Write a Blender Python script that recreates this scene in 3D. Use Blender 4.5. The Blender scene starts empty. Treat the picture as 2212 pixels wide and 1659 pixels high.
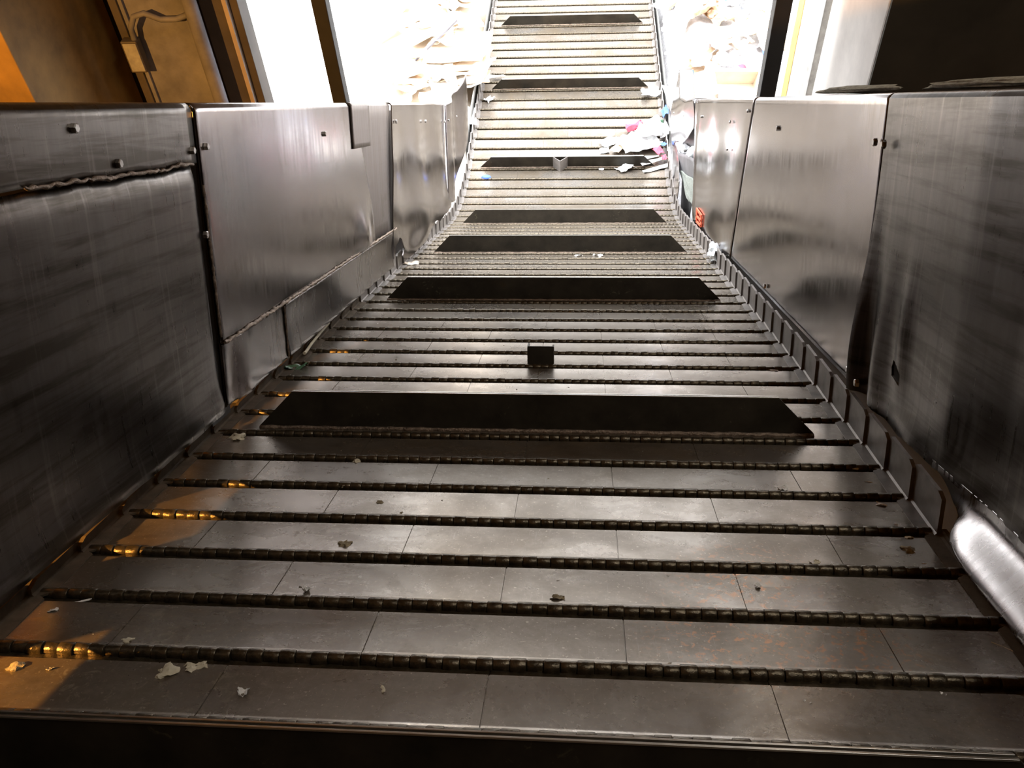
import bpy, bmesh, math, random
from math import sin, cos, pi, radians, sqrt
from mathutils import Vector, Matrix, noise as mn
C = bpy.context.scene.collection
SC = bpy.context.scene
rnd = random.Random(11)
AL = 0.52515                    # slope of the inclined run
CA, SA = cos(AL), sin(AL)
P = 0.17324                     # slat pitch
ZB = -3.172                     # level of the flat run
ZF = -3.26                      # tipping floor
def I(x, s, h):                 # incline coordinates -> world
    return Vector((x, s*CA + h*SA, -s*SA + h*CA))
INC = (-AL, 0, 0)

# ------------------------------------------------------------------ materials
def nmat(name):
    m = bpy.data.materials.new(name); m.use_nodes = True
    nt = m.node_tree; b = nt.nodes['Principled BSDF']
    return m, nt, b
def N(nt, t, **kw):
    n = nt.nodes.new(t)
    for k, v in kw.items():
        if k in n.inputs: n.inputs[k].default_value = v
        else: setattr(n, k, v)
    return n
def tex(nt, src, scale=(1,1,1), nscale=5, detail=6, rough=.6, dist=0, kind='Object'):
    if kind == 'World':
        g = N(nt, 'ShaderNodeNewGeometry'); out = g.outputs['Position']
    else:
        g = N(nt, 'ShaderNodeTexCoord'); out = g.outputs['Object']
    mp = N(nt, 'ShaderNodeMapping'); mp.inputs['Scale'].default_value = scale
    nt.links.new(out, mp.inputs['Vector'])
    n = N(nt, 'ShaderNodeTexNoise'); n.inputs['Scale'].default_value = nscale
    n.inputs['Detail'].default_value = detail; n.inputs['Roughness'].default_value = rough
    n.inputs['Distortion'].default_value = dist
    nt.links.new(mp.outputs[0], n.inputs['Vector'])
    return n.outputs['Fac']
def ramp(nt, fac, stops):
    r = N(nt, 'ShaderNodeValToRGB'); e = r.color_ramp.elements
    while len(e) < len(stops): e.new(.5)
    for el, (p, c) in zip(e, stops):
        el.position = p
        el.color = (c, c, c, 1) if isinstance(c, (int, float)) else (*c, 1)
    nt.links.new(fac, r.inputs['Fac']); return r.outputs['Color']
def mix(nt, fac, a, b, mode='MIX'):
    m = N(nt, 'ShaderNodeMix', data_type='RGBA', blend_type=mode)
    for sock, v in ((m.inputs[0], fac), (m.inputs[6], a), (m.inputs[7], b)):
        if hasattr(v, 'is_output'): nt.links.new(v, sock)
        elif isinstance(v, (int, float)): sock.default_value = v
        else: sock.default_value = (*v, 1)
    return m.outputs[2]
def bump(nt, b, h, strength=.2, dist=.01):
    bp = N(nt, 'ShaderNodeBump'); bp.inputs['Strength'].default_value = strength
    bp.inputs['Distance'].default_value = dist
    nt.links.new(h, bp.inputs['Height']); nt.links.new(bp.outputs[0], b.inputs['Normal'])
def simple(name, col, rough=.7, metal=0, var=.25, sc=8, bmp=.1, spec=.5, kind='Object'):
    m, nt, b = nmat(name)
    f = tex(nt, None, nscale=sc, kind=kind)
    d = tuple(c*(1-var) for c in col); l = tuple(min(1, c*(1+var)) for c in col)
    nt.links.new(ramp(nt, f, [(.3, d), (.7, l)]), b.inputs['Base Color'])
    b.inputs['Roughness'].default_value = rough; b.inputs['Metallic'].default_value = metal
    b.inputs['Specular IOR Level'].default_value = spec
    if bmp: bump(nt, b, f, bmp)
    return m

def belt_material():
    m, nt, b = nmat('worn_belt_steel'); L = nt.links
    big = tex(nt, None, (1,1,1), 2.3, 8, .65, .3, 'World')
    fine = tex(nt, None, (1,1,1), 90, 5, .7, 0, 'World')
    speck = tex(nt, None, (1,1,1), 150, 3, .6, 0, 'World')
    scr = tex(nt, None, (60,2.5,2.5), 6, 4, .6, .2, 'World')
    c = ramp(nt, big, [(.33, (.150,.116,.080)), (.5, (.238,.205,.170)), (.66, (.310,.285,.258))])
    c = mix(nt, ramp(nt, fine, [(.40, 0), (.72, .40)]), c, (.105,.086,.058))
    mot = tex(nt, None, (1,1.6,1.6), 9, 9, .72, .6, 'World'); mo2 = tex(nt, None, (1,1,1), 21, 8, .75, .4, 'World')
    c = mix(nt, ramp(nt, mot, [(.46, 0), (.64, .60)]), c, (.128,.092,.055))
    c = mix(nt, ramp(nt, mo2, [(.57, 0), (.70, .38)]), c, (.30,.265,.20))
    c = mix(nt, ramp(nt, speck, [(.63, 0), (.71, .6)]), c, (.46,.41,.32))
    c = mix(nt, ramp(nt, scr, [(.62, 0), (.72, .2)]), c, (.40,.38,.36))
    # rust blooms on three slats
    geo = N(nt, 'ShaderNodeNewGeometry')
    q = None
    for (x, s, r) in ((.42, .12, .20), (.47, .29, .17), (.60, .07, .14)):
        v = N(nt, 'ShaderNodeVectorMath', operation='DISTANCE'); v.inputs[1].default_value = I(x, s, 0)
        L.new(geo.outputs['Position'], v.inputs[0])
        mr = N(nt, 'ShaderNodeMapRange'); mr.inputs['From Min'].default_value = r; mr.inputs['From Max'].default_value = r*.3
        L.new(v.outputs['Value'], mr.inputs['Value'])
        if q is None: q = mr.outputs[0]
        else:
            a = N(nt, 'ShaderNodeMath', operation='MAXIMUM'); L.new(q, a.inputs[0]); L.new(mr.outputs[0], a.inputs[1]); q = a.outputs[0]
    rn = tex(nt, None, (1,1,1), 75, 4, .6, .6, 'World')
    a = N(nt, 'ShaderNodeMath', operation='MULTIPLY'); L.new(q, a.inputs[0]); L.new(ramp(nt, rn, [(.55, 0), (.62, .9)]), a.inputs[1])
    c = mix(nt, a.outputs[0], c, (.40,.20,.10))
    # grease and lint smears low on the belt by the column side
    v = N(nt, 'ShaderNodeVectorMath', operation='DISTANCE'); v.inputs[1].default_value = I(-.58, -.06, 0)
    L.new(geo.outputs['Position'], v.inputs[0])
    mr = N(nt, 'ShaderNodeMapRange'); mr.inputs['From Min'].default_value = .30; mr.inputs['From Max'].default_value = .08
    L.new(v.outputs['Value'], mr.inputs['Value'])
    sm = tex(nt, None, (1,1,1), 30, 5, .65, 1.2, 'World')
    a = N(nt, 'ShaderNodeMath', operation='MULTIPLY'); L.new(mr.outputs[0], a.inputs[0]); L.new(ramp(nt, sm, [(.56, 0), (.68, .8)]), a.inputs[1])
    c = mix(nt, a.outputs[0], c, (.36,.33,.25))
    L.new(c, b.inputs['Base Color'])
    L.new(ramp(nt, mot, [(.44, .70), (.66, .42)]), b.inputs['Metallic'])
    L.new(ramp(nt, big, [(.35, .34), (.65, .20)]), b.inputs['Roughness'])
    bump(nt, b, fine, .03, .001)
    return m
def skirt_material(name, base, r0, r1, aniso=.8, grime=0):
    m, nt, b = nmat(name); L = nt.links
    st = tex(nt, None, (1,26,.8), 1.6, 5, .6, 0)           # faint streaks across the run
    lon = tex(nt, None, (1,1.1,60), 2.0, 5, .6, 0)         # scratches along the run
    bl = tex(nt, None, (1,1,1), 4.5, 7, .7, .3)
    sp = tex(nt, None, (1,1,1), 16, 6, .7, .3)
    dk = tuple(v*.6 for v in base)
    c = mix(nt, ramp(nt, st, [(.38, .30), (.60, 0)]), base, dk)
    c = mix(nt, ramp(nt, lon, [(.58, 0), (.72, .35)]), c, dk)
    c = mix(nt, ramp(nt, bl, [(.54, 0), (.70, .55)]), c, (base[0]*.55, base[1]*.50, base[2]*.40))
    c = mix(nt, ramp(nt, sp, [(.62, 0), (.72, .35)]), c, (base[0]*.5, base[1]*.43, base[2]*.32))
    if grime:
        gb = tex(nt, None, (1,.9,14), 1.7, 5, .65, .4); gs = tex(nt, None, (1,22,1.2), 1.3, 4, .6, .2)
        c = mix(nt, ramp(nt, gb, [(.46, 0), (.62, grime)]), c, (base[0]*.32, base[1]*.28, base[2]*.2))
        c = mix(nt, ramp(nt, gs, [(.58, 0), (.72, grime*.45)]), c, (base[0]*2.3, base[1]*2.3, base[2]*2.3))
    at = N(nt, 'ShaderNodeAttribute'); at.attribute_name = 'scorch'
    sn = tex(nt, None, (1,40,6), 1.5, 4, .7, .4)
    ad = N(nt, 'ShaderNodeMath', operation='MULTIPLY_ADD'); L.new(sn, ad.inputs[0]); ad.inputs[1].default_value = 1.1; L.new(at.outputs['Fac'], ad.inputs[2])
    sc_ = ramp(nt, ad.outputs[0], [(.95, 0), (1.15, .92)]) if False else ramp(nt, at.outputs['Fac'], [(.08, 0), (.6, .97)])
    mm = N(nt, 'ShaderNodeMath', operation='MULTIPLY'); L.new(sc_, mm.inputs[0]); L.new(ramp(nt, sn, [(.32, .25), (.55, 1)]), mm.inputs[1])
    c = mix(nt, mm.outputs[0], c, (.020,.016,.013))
    L.new(c, b.inputs['Base Color'])
    b.inputs['Metallic'].default_value = 1
    a = mix(nt, .5, ramp(nt, st, [(.35, r1), (.65, r0)]), ramp(nt, bl, [(.4, r0), (.7, r1)]))
    L.new(a, b.inputs['Roughness'])
    b.inputs['Anisotropic'].default_value = aniso
    tg = N(nt, 'ShaderNodeTangent'); tg.direction_type = 'UV_MAP'; L.new(tg.outputs[0], b.inputs['Tangent'])
    bump(nt, b, lon, .03, .001)
    return m
M = {}
M['belt'] = belt_material()
M['skirt'] = skirt_material('polished_skirt_steel', (.285,.258,.255), .15, .27, .7)
M['skirt_flat'] = skirt_material('dull_skirt_steel', (.22,.19,.175), .40, .52, .3)
M['skirt_dark'] = skirt_material('grimy_skirt_steel', (.125,.110,.100), .25, .40, .45, .85)
M['lip'] = skirt_material('rubbed_lip_steel', (.50,.48,.48), .22, .36, .3)
M['strip'] = skirt_material('scoured_strip_steel', (.22,.20,.19), .20, .32, .6)
M['hinge'] = simple('greasy_hinge_steel', (.090,.072,.048), .29, .70, .55, 70, .25, kind='World')
M['wing'] = simple('wing_plate_steel', (.20,.18,.165), .52, .55, .3, 14, .1, kind='World')
M['flight'] = simple('dark_flight_steel', (.034,.028,.020), .55, .1, .5, 9, .15, spec=.3, kind='World')
M['wing_dull'] = simple('dull_wing_plate', (.085,.065,.045), .8, 0, .4, 20, .2, spec=.15, kind='World')  # darker matt brown for the low wings
nt = M['flight'].node_tree; b_ = nt.nodes['Principled BSDF']; old = b_.inputs['Base Color'].links[0].from_socket
n1 = tex(nt, None, (1,1,1), 34, 6, .7, 1.4, 'World'); n2 = tex(nt, None, (1,1,1), 5, 2, .5, 0, 'World')
mm = N(nt, 'ShaderNodeMath', operation='MULTIPLY'); nt.links.new(ramp(nt, n1, [(.60, 0), (.74, .8)]), mm.inputs[0]); nt.links.new(ramp(nt, n2, [(.52, 0), (.66, 1)]), mm.inputs[1])
nt.links.new(mix(nt, mm.outputs[0], old, (.22,.20,.13)), b_.inputs['Base Color'])
M['edge'] = simple('bare_flight_edge', (.60,.58,.54), .3, 1, .15, 30, .05)
M['bolt'] = simple('zinc_bolt', (.42,.40,.38), .35, 1, .2, 40, .05)
M['weld'] = simple('rough_weld', (.26,.20,.155), .5, .8, .5, 60, .8)
M['black'] = simple('black_paint', (.012,.011,.010), .6, 0, .3, 10, .1)
M['grey_steel'] = simple('weathered_grey_paint', (.15,.145,.165), .7, 0, .4, 5, .3, kind='World')
M['brown_steel'] = simple('brown_painted_steel', (.06,.048,.04), .6, 0, .3, 6, .1)
M['jamb'] = simple('pale_jamb_strip', (.36,.29,.24), .6, 0, .2, 6, .1)
M['yellow_col'] = simple('dirty_yellow_paint', (.22,.125,.03), .65, 0, .45, 4, .2, kind='World')
M['yellow'] = simple('chipped_yellow_paint', (.62,.38,.07), .55, 0, .3, 12, .1)
M['galv'] = simple('galvanised_sheet', (.34,.33,.31), .55, .4, .25, 20, .1)
M['plaster'] = simple('white_pillar_paint', (.74,.69,.64), .8, 0, .1, 6, .1)
M['dark_wall'] = simple('dark_concrete', (.055,.048,.036), .85, 0, .35, 3, .2)  # dark tone with the front wall's shade put into the colour
M['roof'] = simple('dark_sheet_roof', (.05,.045,.04), .8, 0, .2, 2, .1)
M['concrete'] = simple('tipping_floor_concrete', (.56,.54,.52), .85, 0, .12, 1.5, .1, kind='World')
M['cladding'] = simple('pale_cladding', (.42,.41,.40), .8, 0, .12, 1, 0)
M['paper'] = simple('white_paper', (.80,.80,.79), .85, 0, .06, 9, .1)
M['newsprint'] = simple('grey_newsprint', (.60,.59,.60), .85, 0, .25, 26, .1)
M['kraft'] = simple('kraft_cardboard', (.58,.42,.28), .85, 0, .14, 7, .1)
M['kraft_pale'] = simple('pale_cardboard', (.70,.60,.48), .85, 0, .12, 7, .1)
M['red'] = simple('red_print', (.66,.05,.09), .6, 0, .2, 12, .05)
M['blue'] = simple('blue_print', (.06,.13,.55), .6, 0, .25, 12, .05)
M['cyan'] = simple('cyan_print', (.12,.42,.58), .6, 0, .25, 12, .05)
M['green'] = simple('green_plastic_film', (.10,.22,.13), .35, 0, .35, 20, .2)
M['cream'] = simple('cream_paper_scrap', (.62,.57,.44), .85, 0, .15, 40, .1)
M['clod'] = simple('damp_lint_clod', (.32,.27,.18), .95, 0, .5, 60, .6)
M['dust'] = simple('grey_dust', (.30,.27,.2), .95, 0, .4, 40, .5)
M['insulation'] = simple('mouldy_pulp', (.20,.215,.19), .95, 0, .35, 70, .8)
M['bent'] = simple('bent_sheet_steel', (.13,.125,.13), .5, .4, .3, 9, .1)
M['rag'] = simple('white_rag_cloth', (.42,.42,.43), .9, 0, .2, 20, .2)
M['orange_tag'] = simple('orange_paint_mark', (.85,.13,.06), .6, 0, .25, 60, .05)
M['glass_grey'] = simple('clear_plastic', (.70,.74,.76), .25, 0, .1, 20, .2)

# ------------------------------------------------------------------ object helpers
def link(name, me, mat, parent=None, loc=(0,0,0), rot=(0,0,0)):
    o = bpy.data.objects.new(name, me); C.objects.link(o)
    if mat is not None and not me.materials: me.materials.append(mat)
    o.location = loc; o.rotation_euler = rot
    if parent: o.parent = parent
    return o
def from_bm(name, bm, mat, parent=None, loc=(0,0,0), rot=(0,0,0), smooth=None):
    bmesh.ops.recalc_face_normals(bm, faces=bm.faces)
    me = bpy.data.meshes.new(name); bm.to_mesh(me); bm.free()
    if smooth is not None:
        me.shade_smooth(); me.set_sharp_from_angle(angle=radians(smooth))
    return link(name, me, mat, parent, loc, rot)
def tag(o, label, cat, group=None, kind=None):
    o['label'] = label; o['category'] = cat
    if group: o['group'] = group
    if kind: o['kind'] = kind
    return o
def empty(name, loc, rot=(0,0,0)):
    o = bpy.data.objects.new(name, None); C.objects.link(o)
    o.location = loc; o.rotation_euler = rot; o.empty_display_size = .1
    return o
def struct(o): o['kind'] = 'structure'; return o
def bx(bm, x0, x1, y0, y1, z0, z1, bev=0):
    vs = [bm.verts.new((x, y, z)) for x in (x0, x1) for y in (y0, y1) for z in (z0, z1)]
    fs = []
    for f in ((0,1,3,2), (4,6,7,5), (0,4,5,1), (2,3,7,6), (0,2,6,4), (1,5,7,3)):
        fs.append(bm.faces.new([vs[i] for i in f]))
    if bev:
        es = {e for f in fs for e in f.edges}
        bmesh.ops.bevel(bm, geom=list(es), offset=bev, segments=2, affect='EDGES', profile=.5)
def boxobj(name, x0, x1, y0, y1, z0, z1, mat, parent=None, bev=0):
    c = Vector(((x0+x1)/2, (y0+y1)/2, z0))
    if parent: c = c*0
    bm = bmesh.new(); bx(bm, x0-c.x, x1-c.x, y0-c.y, y1-c.y, z0-c.z, z1-c.z, bev)
    return from_bm(name, bm, mat, parent, c)
def tube_bm(bm, pts, r, seg=8, r_fn=None):
    pts = [Vector(p) for p in pts]; rings = []
    for i, p in enumerate(pts):
        d = (pts[min(i+1, len(pts)-1)] - pts[max(i-1, 0)]).normalized()
        a = d.orthogonal().normalized() if i == 0 else (rings[-1][1] - d*rings[-1][1].dot(d)).normalized()
        b = d.cross(a); rr = r_fn(i) if r_fn else r
        rings.append(([bm.verts.new(p + (a*cos(2*pi*k/seg) + b*sin(2*pi*k/seg))*rr) for k in range(seg)], a))
    for (A, _), (B, _) in zip(rings, rings[1:]):
        for k in range(seg): bm.faces.new((A[k], A[(k+1) % seg], B[(k+1) % seg], B[k]))
    bm.faces.new(rings[0][0][::-1]); bm.faces.new(rings[-1][0])

# ------------------------------------------------------------------ belt profile
K1, K2 = 31.862, 40.9648
def slope(k): t = min(max((k + .5 - K1)/(K2 - K1), 0), 1); return AL*(1 - t)
PT = {0: (0., 0.)}
for k in range(0, 70):
    a = slope(k); y, z = PT[k]; PT[k+1] = (y + P*cos(a), z - P*sin(a))
for k in range(0, -8, -1):
    y, z = PT[k]; PT[k-1] = (y - P*CA, z + P*SA)

# one slat in its own frame: y runs from its hinge to the next one, z is out of the deck
def slat_mesh(seams, name):
    bm = bmesh.new(); xs = [-.90]
    for s in seams: xs += [s-.0012, s-.0006, s+.0006, s+.0012]
    xs.append(.90); prof = [(-.004, -.010), (.0, .0020), (.005, .0026), (.010, .0010), (.016, .0), (P-.05, -.0012), (P-.034, -.0016), (P-.029, -.0088), (P-.004, -.0105)]
    rows = []
    for i, x in enumerate(xs):
        d = -.002 if any(abs(x - s) < .0008 for s in seams) else 0
        rows.append([bm.verts.new((x, y, z + d)) for y, z in prof] + [bm.verts.new((x, P-.004, -.020)), bm.verts.new((x, -.004, -.020))])
    n = len(rows[0])
    for A, B in zip(rows, rows[1:]):
        for j in range(n): bm.faces.new((A[j], B[j], B[(j+1) % n], A[(j+1) % n])).material_index = 1 if j in (6, 7) else 0
    bm.faces.new(rows[0]); bm.faces.new(rows[-1][::-1])
    bmesh.ops.recalc_face_normals(bm, faces=bm.faces)
    me = bpy.data.meshes.new(name); bm.to_mesh(me); bm.free(); me.materials.append(M['belt']); me.materials.append(M['hinge'])
    me.shade_smooth(); me.set_sharp_from_angle(angle=radians(25)); return me
def hinge_mesh(name, seed):
    r = random.Random(seed); bm = bmesh.new(); n = 64; w = 1.79/n; seg = 14; rings = []
    for k in range(n):
        rad = .0130 if k % 2 else .0112
        off = (-.0020 if k % 2 else -.0004) + r.uniform(-.0004, .0004); up = r.uniform(-.0006, .0006)
        x0 = -.895 + k*w; gap = .0004 if r.random() < .55 else .0011
        for x, q in ((x0+gap*.2, rad-.0032), (x0+gap, rad-.0006), (x0+gap+.0012, rad), (x0+w-gap-.0012, rad), (x0+w-gap, rad-.0006), (x0+w-gap*.2, rad-.0032)):
            rings.append([bm.verts.new((x, off + q*cos(2*pi*j/seg), -.0066 + up + q*sin(2*pi*j/seg))) for j in range(seg)])
    for A, B in zip(rings, rings[1:]):
        for j in range(seg): bm.faces.new((A[j], A[(j+1) % seg], B[(j+1) % seg], B[j]))
    bm.faces.new(rings[0][::-1]); bm.faces.new(rings[-1])
    bmesh.ops.recalc_face_normals(bm, faces=bm.faces)
    me = bpy.data.meshes.new(name); bm.to_mesh(me); bm.free(); me.materials.append(M['hinge'])
    me.shade_smooth(); me.set_sharp_from_angle(angle=radians(35)); return me
def wing_mesh(side, hgt, name):
    bm = bmesh.new(); t = .009
    ys = [(-.026, -.007), (0, -.006), (P*.5, -.002), (P-.030, .001), (P-.010, .002)]
    rows = []
    for i, (y, o) in enumerate(ys):
        e = .010 if i in (0, len(ys)-1) else 0
        ft = .034 if 0 < i < len(ys)-1 else .006
        pts = [(.905+o-ft, -.0035), (.905+o-ft, .001), (.905+o-.004, .0015), (.905+o, .006), (.905+o, hgt-e), (.905+o+t, hgt-e), (.905+o+t, -.010), (.905+o-ft, -.0036)]
        rows.append([bm.verts.new((side*x, y, z)) for x, z in pts])
    n = len(rows[0])
    for A, B in zip(rows, rows[1:]):
        for j in range(n): bm.faces.new((A[j], B[j], B[(j+1) % n], A[(j+1) % n]))
    bm.faces.new(rows[0]); bm.faces.new(rows[-1][::-1])
    bmesh.ops.remove_doubles(bm, verts=bm.verts, dist=.0002)
    bmesh.ops.recalc_face_normals(bm, faces=bm.faces)
    me = bpy.data.meshes.new(name); bm.to_mesh(me); bm.free(); me.materials.append(M['wing_dull' if hgt < .05 else 'wing']); return me
SL = [slat_mesh((-.672, -.225, .221, .668), 'slat'), slat_mesh((-.442, -.004, .447), 'slat')]
HG = [hinge_mesh('hinge', 3+i) for i in range(3)]
WGRS = wing_mesh(1, .018, 'side_wing')
WGL, WGLH, WGR = wing_mesh(-1, .026, 'side_wing'), wing_mesh(-1, .085, 'side_wing'), wing_mesh(1, .093, 'side_wing')

belt = tag(empty('apron_conveyor_belt', I(0, 0, 0)),
           'long hinged steel slat belt running down between the skirt plates and out to the daylight', 'conveyor belt')
B0 = Matrix.Translation(belt.location)
slat_o = {}
KA, KB, KW = -5, 62, 42
late = bmesh.new()
for k in range(KA, KB):
    y, z = PT[k]; a = slope(k)
    o = link('slat', SL[k % 2], None, belt, Vector((0, y, z)) - belt.location, (-a, 0, 0)); slat_o[k] = o
    link('hinge', HG[k % 3], None, o)
    for me in (WGL if k < 16 else WGLH, WGRS if k < 3 else WGR):
        if k <= KW: link('side_wing', me, None, o)
        else:
            mw = Matrix.Translation((0, y, z)) @ Matrix.Rotation(-a, 4, 'X'); n0 = len(late.verts)
            late.from_mesh(me)
            late.verts.ensure_lookup_table()
            for v in late.verts[n0:]: v.co = mw @ v.co - belt.location
w = from_bm('side_wing', late, M['wing'], belt); w['kind'] = 'stuff'

# flights: bevelled pusher plates welded across the deck
def flight_mesh():
    bm = bmesh.new(); t = .008
    out = [(-.786, -.004), (-.786, .006), (-.682, .110), (.682, .110), (.786, .006), (.786, -.004)]
    A = [bm.verts.new((x, 0, z)) for x, z in out]; B = [bm.verts.new((x, t, z)) for x, z in out]
    bm.faces.new(A); bm.faces.new(B[::-1])
    for i in range(len(out)):
        j = (i+1) % len(out); bm.faces.new((A[i], A[j], B[j], B[i]))
    bmesh.ops.recalc_face_normals(bm, faces=bm.faces)
    me = bpy.data.meshes.new('flight'); bm.to_mesh(me); bm.free(); me.materials.append(M['flight']); return me
def lip_mesh():     # folded, rubbed-bright top edge of a flight
    bm = bmesh.new()
    bx(bm, -.682, .682, -.0010, .0032, .1085, .1116, .0007)
    bm2 = bm
    bx(bm, -.680, .680, .0032, .0076, .1080, .1098); bx(bm, -.680, .680, .0076, .0114, .1080, .1120, .0007)
    bmesh.ops.recalc_face_normals(bm, faces=bm.faces)
    me = bpy.data.meshes.new('lip'); bm.to_mesh(me); bm.free(); me.materials.append(M['edge']); return me
def foot_mesh():
    bm = bmesh.new(); rr = random.Random(4); n = 90
    pts = [(-.784 + 1.568*i/n, -.004 + rr.uniform(-.002, .001), .002) for i in range(n+1)]
    tube_bm(bm, pts, .007, 6, lambda i: .0065 + .0025*rr.random())
    bmesh.ops.recalc_face_normals(bm, faces=bm.faces)
    me = bpy.data.meshes.new('weld_bead'); bm.to_mesh(me); bm.free(); me.materials.append(M['weld']); me.shade_smooth(); return me
FM, LM, WM = flight_mesh(), lip_mesh(), foot_mesh()
flight_o = {}
for kf in (-1.82, 6.2, 16.19, 24.11, 32.12, 40.13, 48.16, 56.17):
    k = math.floor(kf); a = slope(k); y, z = PT[k]; d = (kf - k)*P
    f = link('flight', FM, None, belt, Vector((0, y + d*cos(a), z - d*sin(a))) - belt.location, (-a, 0, 0)); flight_o[k] = f
    link('lip', LM, None, f); link('weld_bead', WM, None, f)
# small box cleat and the V cleat on the mid flight
bm = bmesh.new()
bx(bm, -.049, .045, 0, .006, -.004, .066, .001); bx(bm, -.049, -.043, .006, .05, -.004, .066, .001); bx(bm, .039, .045, .006, .05, -.004, .060, .001)
k = 10; y, z = PT[k]
o = from_bm('box_cleat', bm, M['flight'], belt, Vector((0, y+.013*CA, z-.013*SA)) - belt.location, (-AL, 0, 0)); o['label'] = 'small black box cleat alone on the deck'
bm = bmesh.new()
for sgn in (-1, 1):
    q = [(0, -.075), (sgn*.066, -.002), (sgn*.066, .004), (0, -.067)]
    A = [bm.verts.new((x, yy, 0)) for x, yy in q]; Bv = [bm.verts.new((x, yy, .108)) for x, yy in q]
    bm.faces.new(A); bm.faces.new(Bv)
    for i in range(4): bm.faces.new((A[i], A[(i+1) % 4], Bv[(i+1) % 4], Bv[i]))
v = from_bm('nose_cleat', bm, M['wing'], flight_o[40], (-.06, 0, .001)); v['label'] = 'V-shaped bent plate on the flight face'

# ------------------------------------------------------------------ skirt plates
def lerp(a, b, t): return a + (b - a)*t
def interp(tab):
    def f(x):
        if x <= tab[0][0]: return tab[0][1]
        for (a, va), (b, vb) in zip(tab, tab[1:]):
            if x <= b: return lerp(va, vb, (x-a)/(b-a))
        return tab[-1][1]
    return f
def fn(v): return v if callable(v) else (lambda _: v)
def jag(seed, amp, sc): return lambda s: amp*mn.noise((s*sc, seed*7.3, 0)) + amp*.5*mn.noise((s*sc*3.1, seed*3.3, 1))
def panel(name, side, x, s0, s1, hb, ht, mat, disp=None, nu=60, nv=40, flange=0, thick=.006, cut=None, rad=.02, scorch=None):
    s0, s1, hb, ht = fn(s0), fn(s1), fn(hb), fn(ht)
    hm = lerp(hb(s0(.5)), ht(s0(.5)), .5)
    base = Vector((side*x, (s0(hm)+s1(hm))/2, hb((s0(hm)+s1(hm))/2)))
    bm = bmesh.new(); rows = []
    burn = []
    for i in range(nu+1):
        u = i/nu; col = []
        sl = lerp(s0(hm), s1(hm), u)
        for j in range(nv+1):
            h = lerp(hb(sl), ht(sl), j/nv); s = lerp(s0(h), s1(h), u); h = lerp(hb(s), ht(s), j/nv)
            d = disp(s, h) if disp else 0          # positive: towards the belt
            col.append((side*(x - d), s, h))
        if flange:
            top = col[-1]; dx = side*top[0]
            for a in (22, 45, 68, 90):
                col.append((side*(dx + rad*(1-cos(radians(a)))), top[1], top[2] + rad*sin(radians(a)) - rad*.3))
            for q in (.33, .66, 1): col.append((side*(dx + rad + flange*q), top[1], top[2] + rad*.7 - .004*q))
        rows.append([bm.verts.new(Vector(c) - base) for c in col])
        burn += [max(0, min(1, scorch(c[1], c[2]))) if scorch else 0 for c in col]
    for A, B in zip(rows, rows[1:]):
        for j in range(len(A)-1): bm.faces.new((A[j], A[j+1], B[j+1], B[j]))
    bm.normal_update(); bm.faces.ensure_lookup_table()
    if bm.faces[len(bm.faces)//2].normal.x*side > 0: bmesh.ops.reverse_faces(bm, faces=bm.faces)
    uvl = bm.loops.layers.uv.new('run')
    for f_ in bm.faces:
        for lp in f_.loops: lp[uvl].uv = (lp.vert.co.z, lp.vert.co.y)
    me = bpy.data.meshes.new(name); bm.to_mesh(me); bm.free(); me.shade_smooth()
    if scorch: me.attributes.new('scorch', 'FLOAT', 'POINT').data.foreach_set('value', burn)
    o = link(name, me, mat, None, I(*base), INC)
    md = o.modifiers.new('thickness', 'SOLIDIFY'); md.thickness = thick; md.offset = -1
    if cut:                                          # a torn hole through the plate
        cb = bmesh.new(); A = [cb.verts.new(Vector((side*(x+.08), s, h)) - base) for s, h in cut]
        Bv = [cb.verts.new(Vector((side*(x-.08), s, h)) - base) for s, h in cut]
        cb.faces.new(A); cb.faces.new(Bv[::-1])
        for i in range(len(cut)):
            j = (i+1) % len(cut); cb.faces.new((A[i], A[j], Bv[j], Bv[i]))
        co = from_bm('cutter', cb, None, None, o.location, INC)
        bo = o.modifiers.new('hole', 'BOOLEAN'); bo.object = co; bo.operation = 'DIFFERENCE'; bo.solver = 'EXACT'
        dg = bpy.context.evaluated_depsgraph_get(); dg.update()
        nm = bpy.data.meshes.new_from_object(o.evaluated_get(dg))
        o.modifiers.clear(); o.data = nm
        bpy.data.objects.remove(co)
        nm.shade_smooth(); nm.set_sharp_from_angle(angle=radians(40))
    o['_b'] = list(base)
    return o
def bolt_mesh():
    bm = bmesh.new()
    rings = []
    for x, r, seg in ((0, .0105, 6), (.008, .0105, 6), (.010, .008, 6)):
        rings.append([bm.verts.new((x, r*cos(pi*k/3), r*sin(pi*k/3))) for k in range(6)])
    for A, B in zip(rings, rings[1:]):
        for k in range(6): bm.faces.new((A[k], A[(k+1) % 6], B[(k+1) % 6], B[k]))
    bm.faces.new(rings[-1]); bm.faces.new(rings[0][::-1])
    bmesh.ops.recalc_face_normals(bm, faces=bm.faces)
    me = bpy.data.meshes.new('bolt'); bm.to_mesh(me); bm.free(); me.materials.append(M['bolt']); return me
BM = bolt_mesh()
def bolts(o, side, x, pts, sc=1):
    b = Vector(o['_b'])
    for s, h in pts:
        q = link('bolt', BM, None, o, Vector((side*x, s, h)) - b, (rnd.random()*2, 0, pi if side > 0 else 0)); q.scale = (sc,)*3
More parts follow.
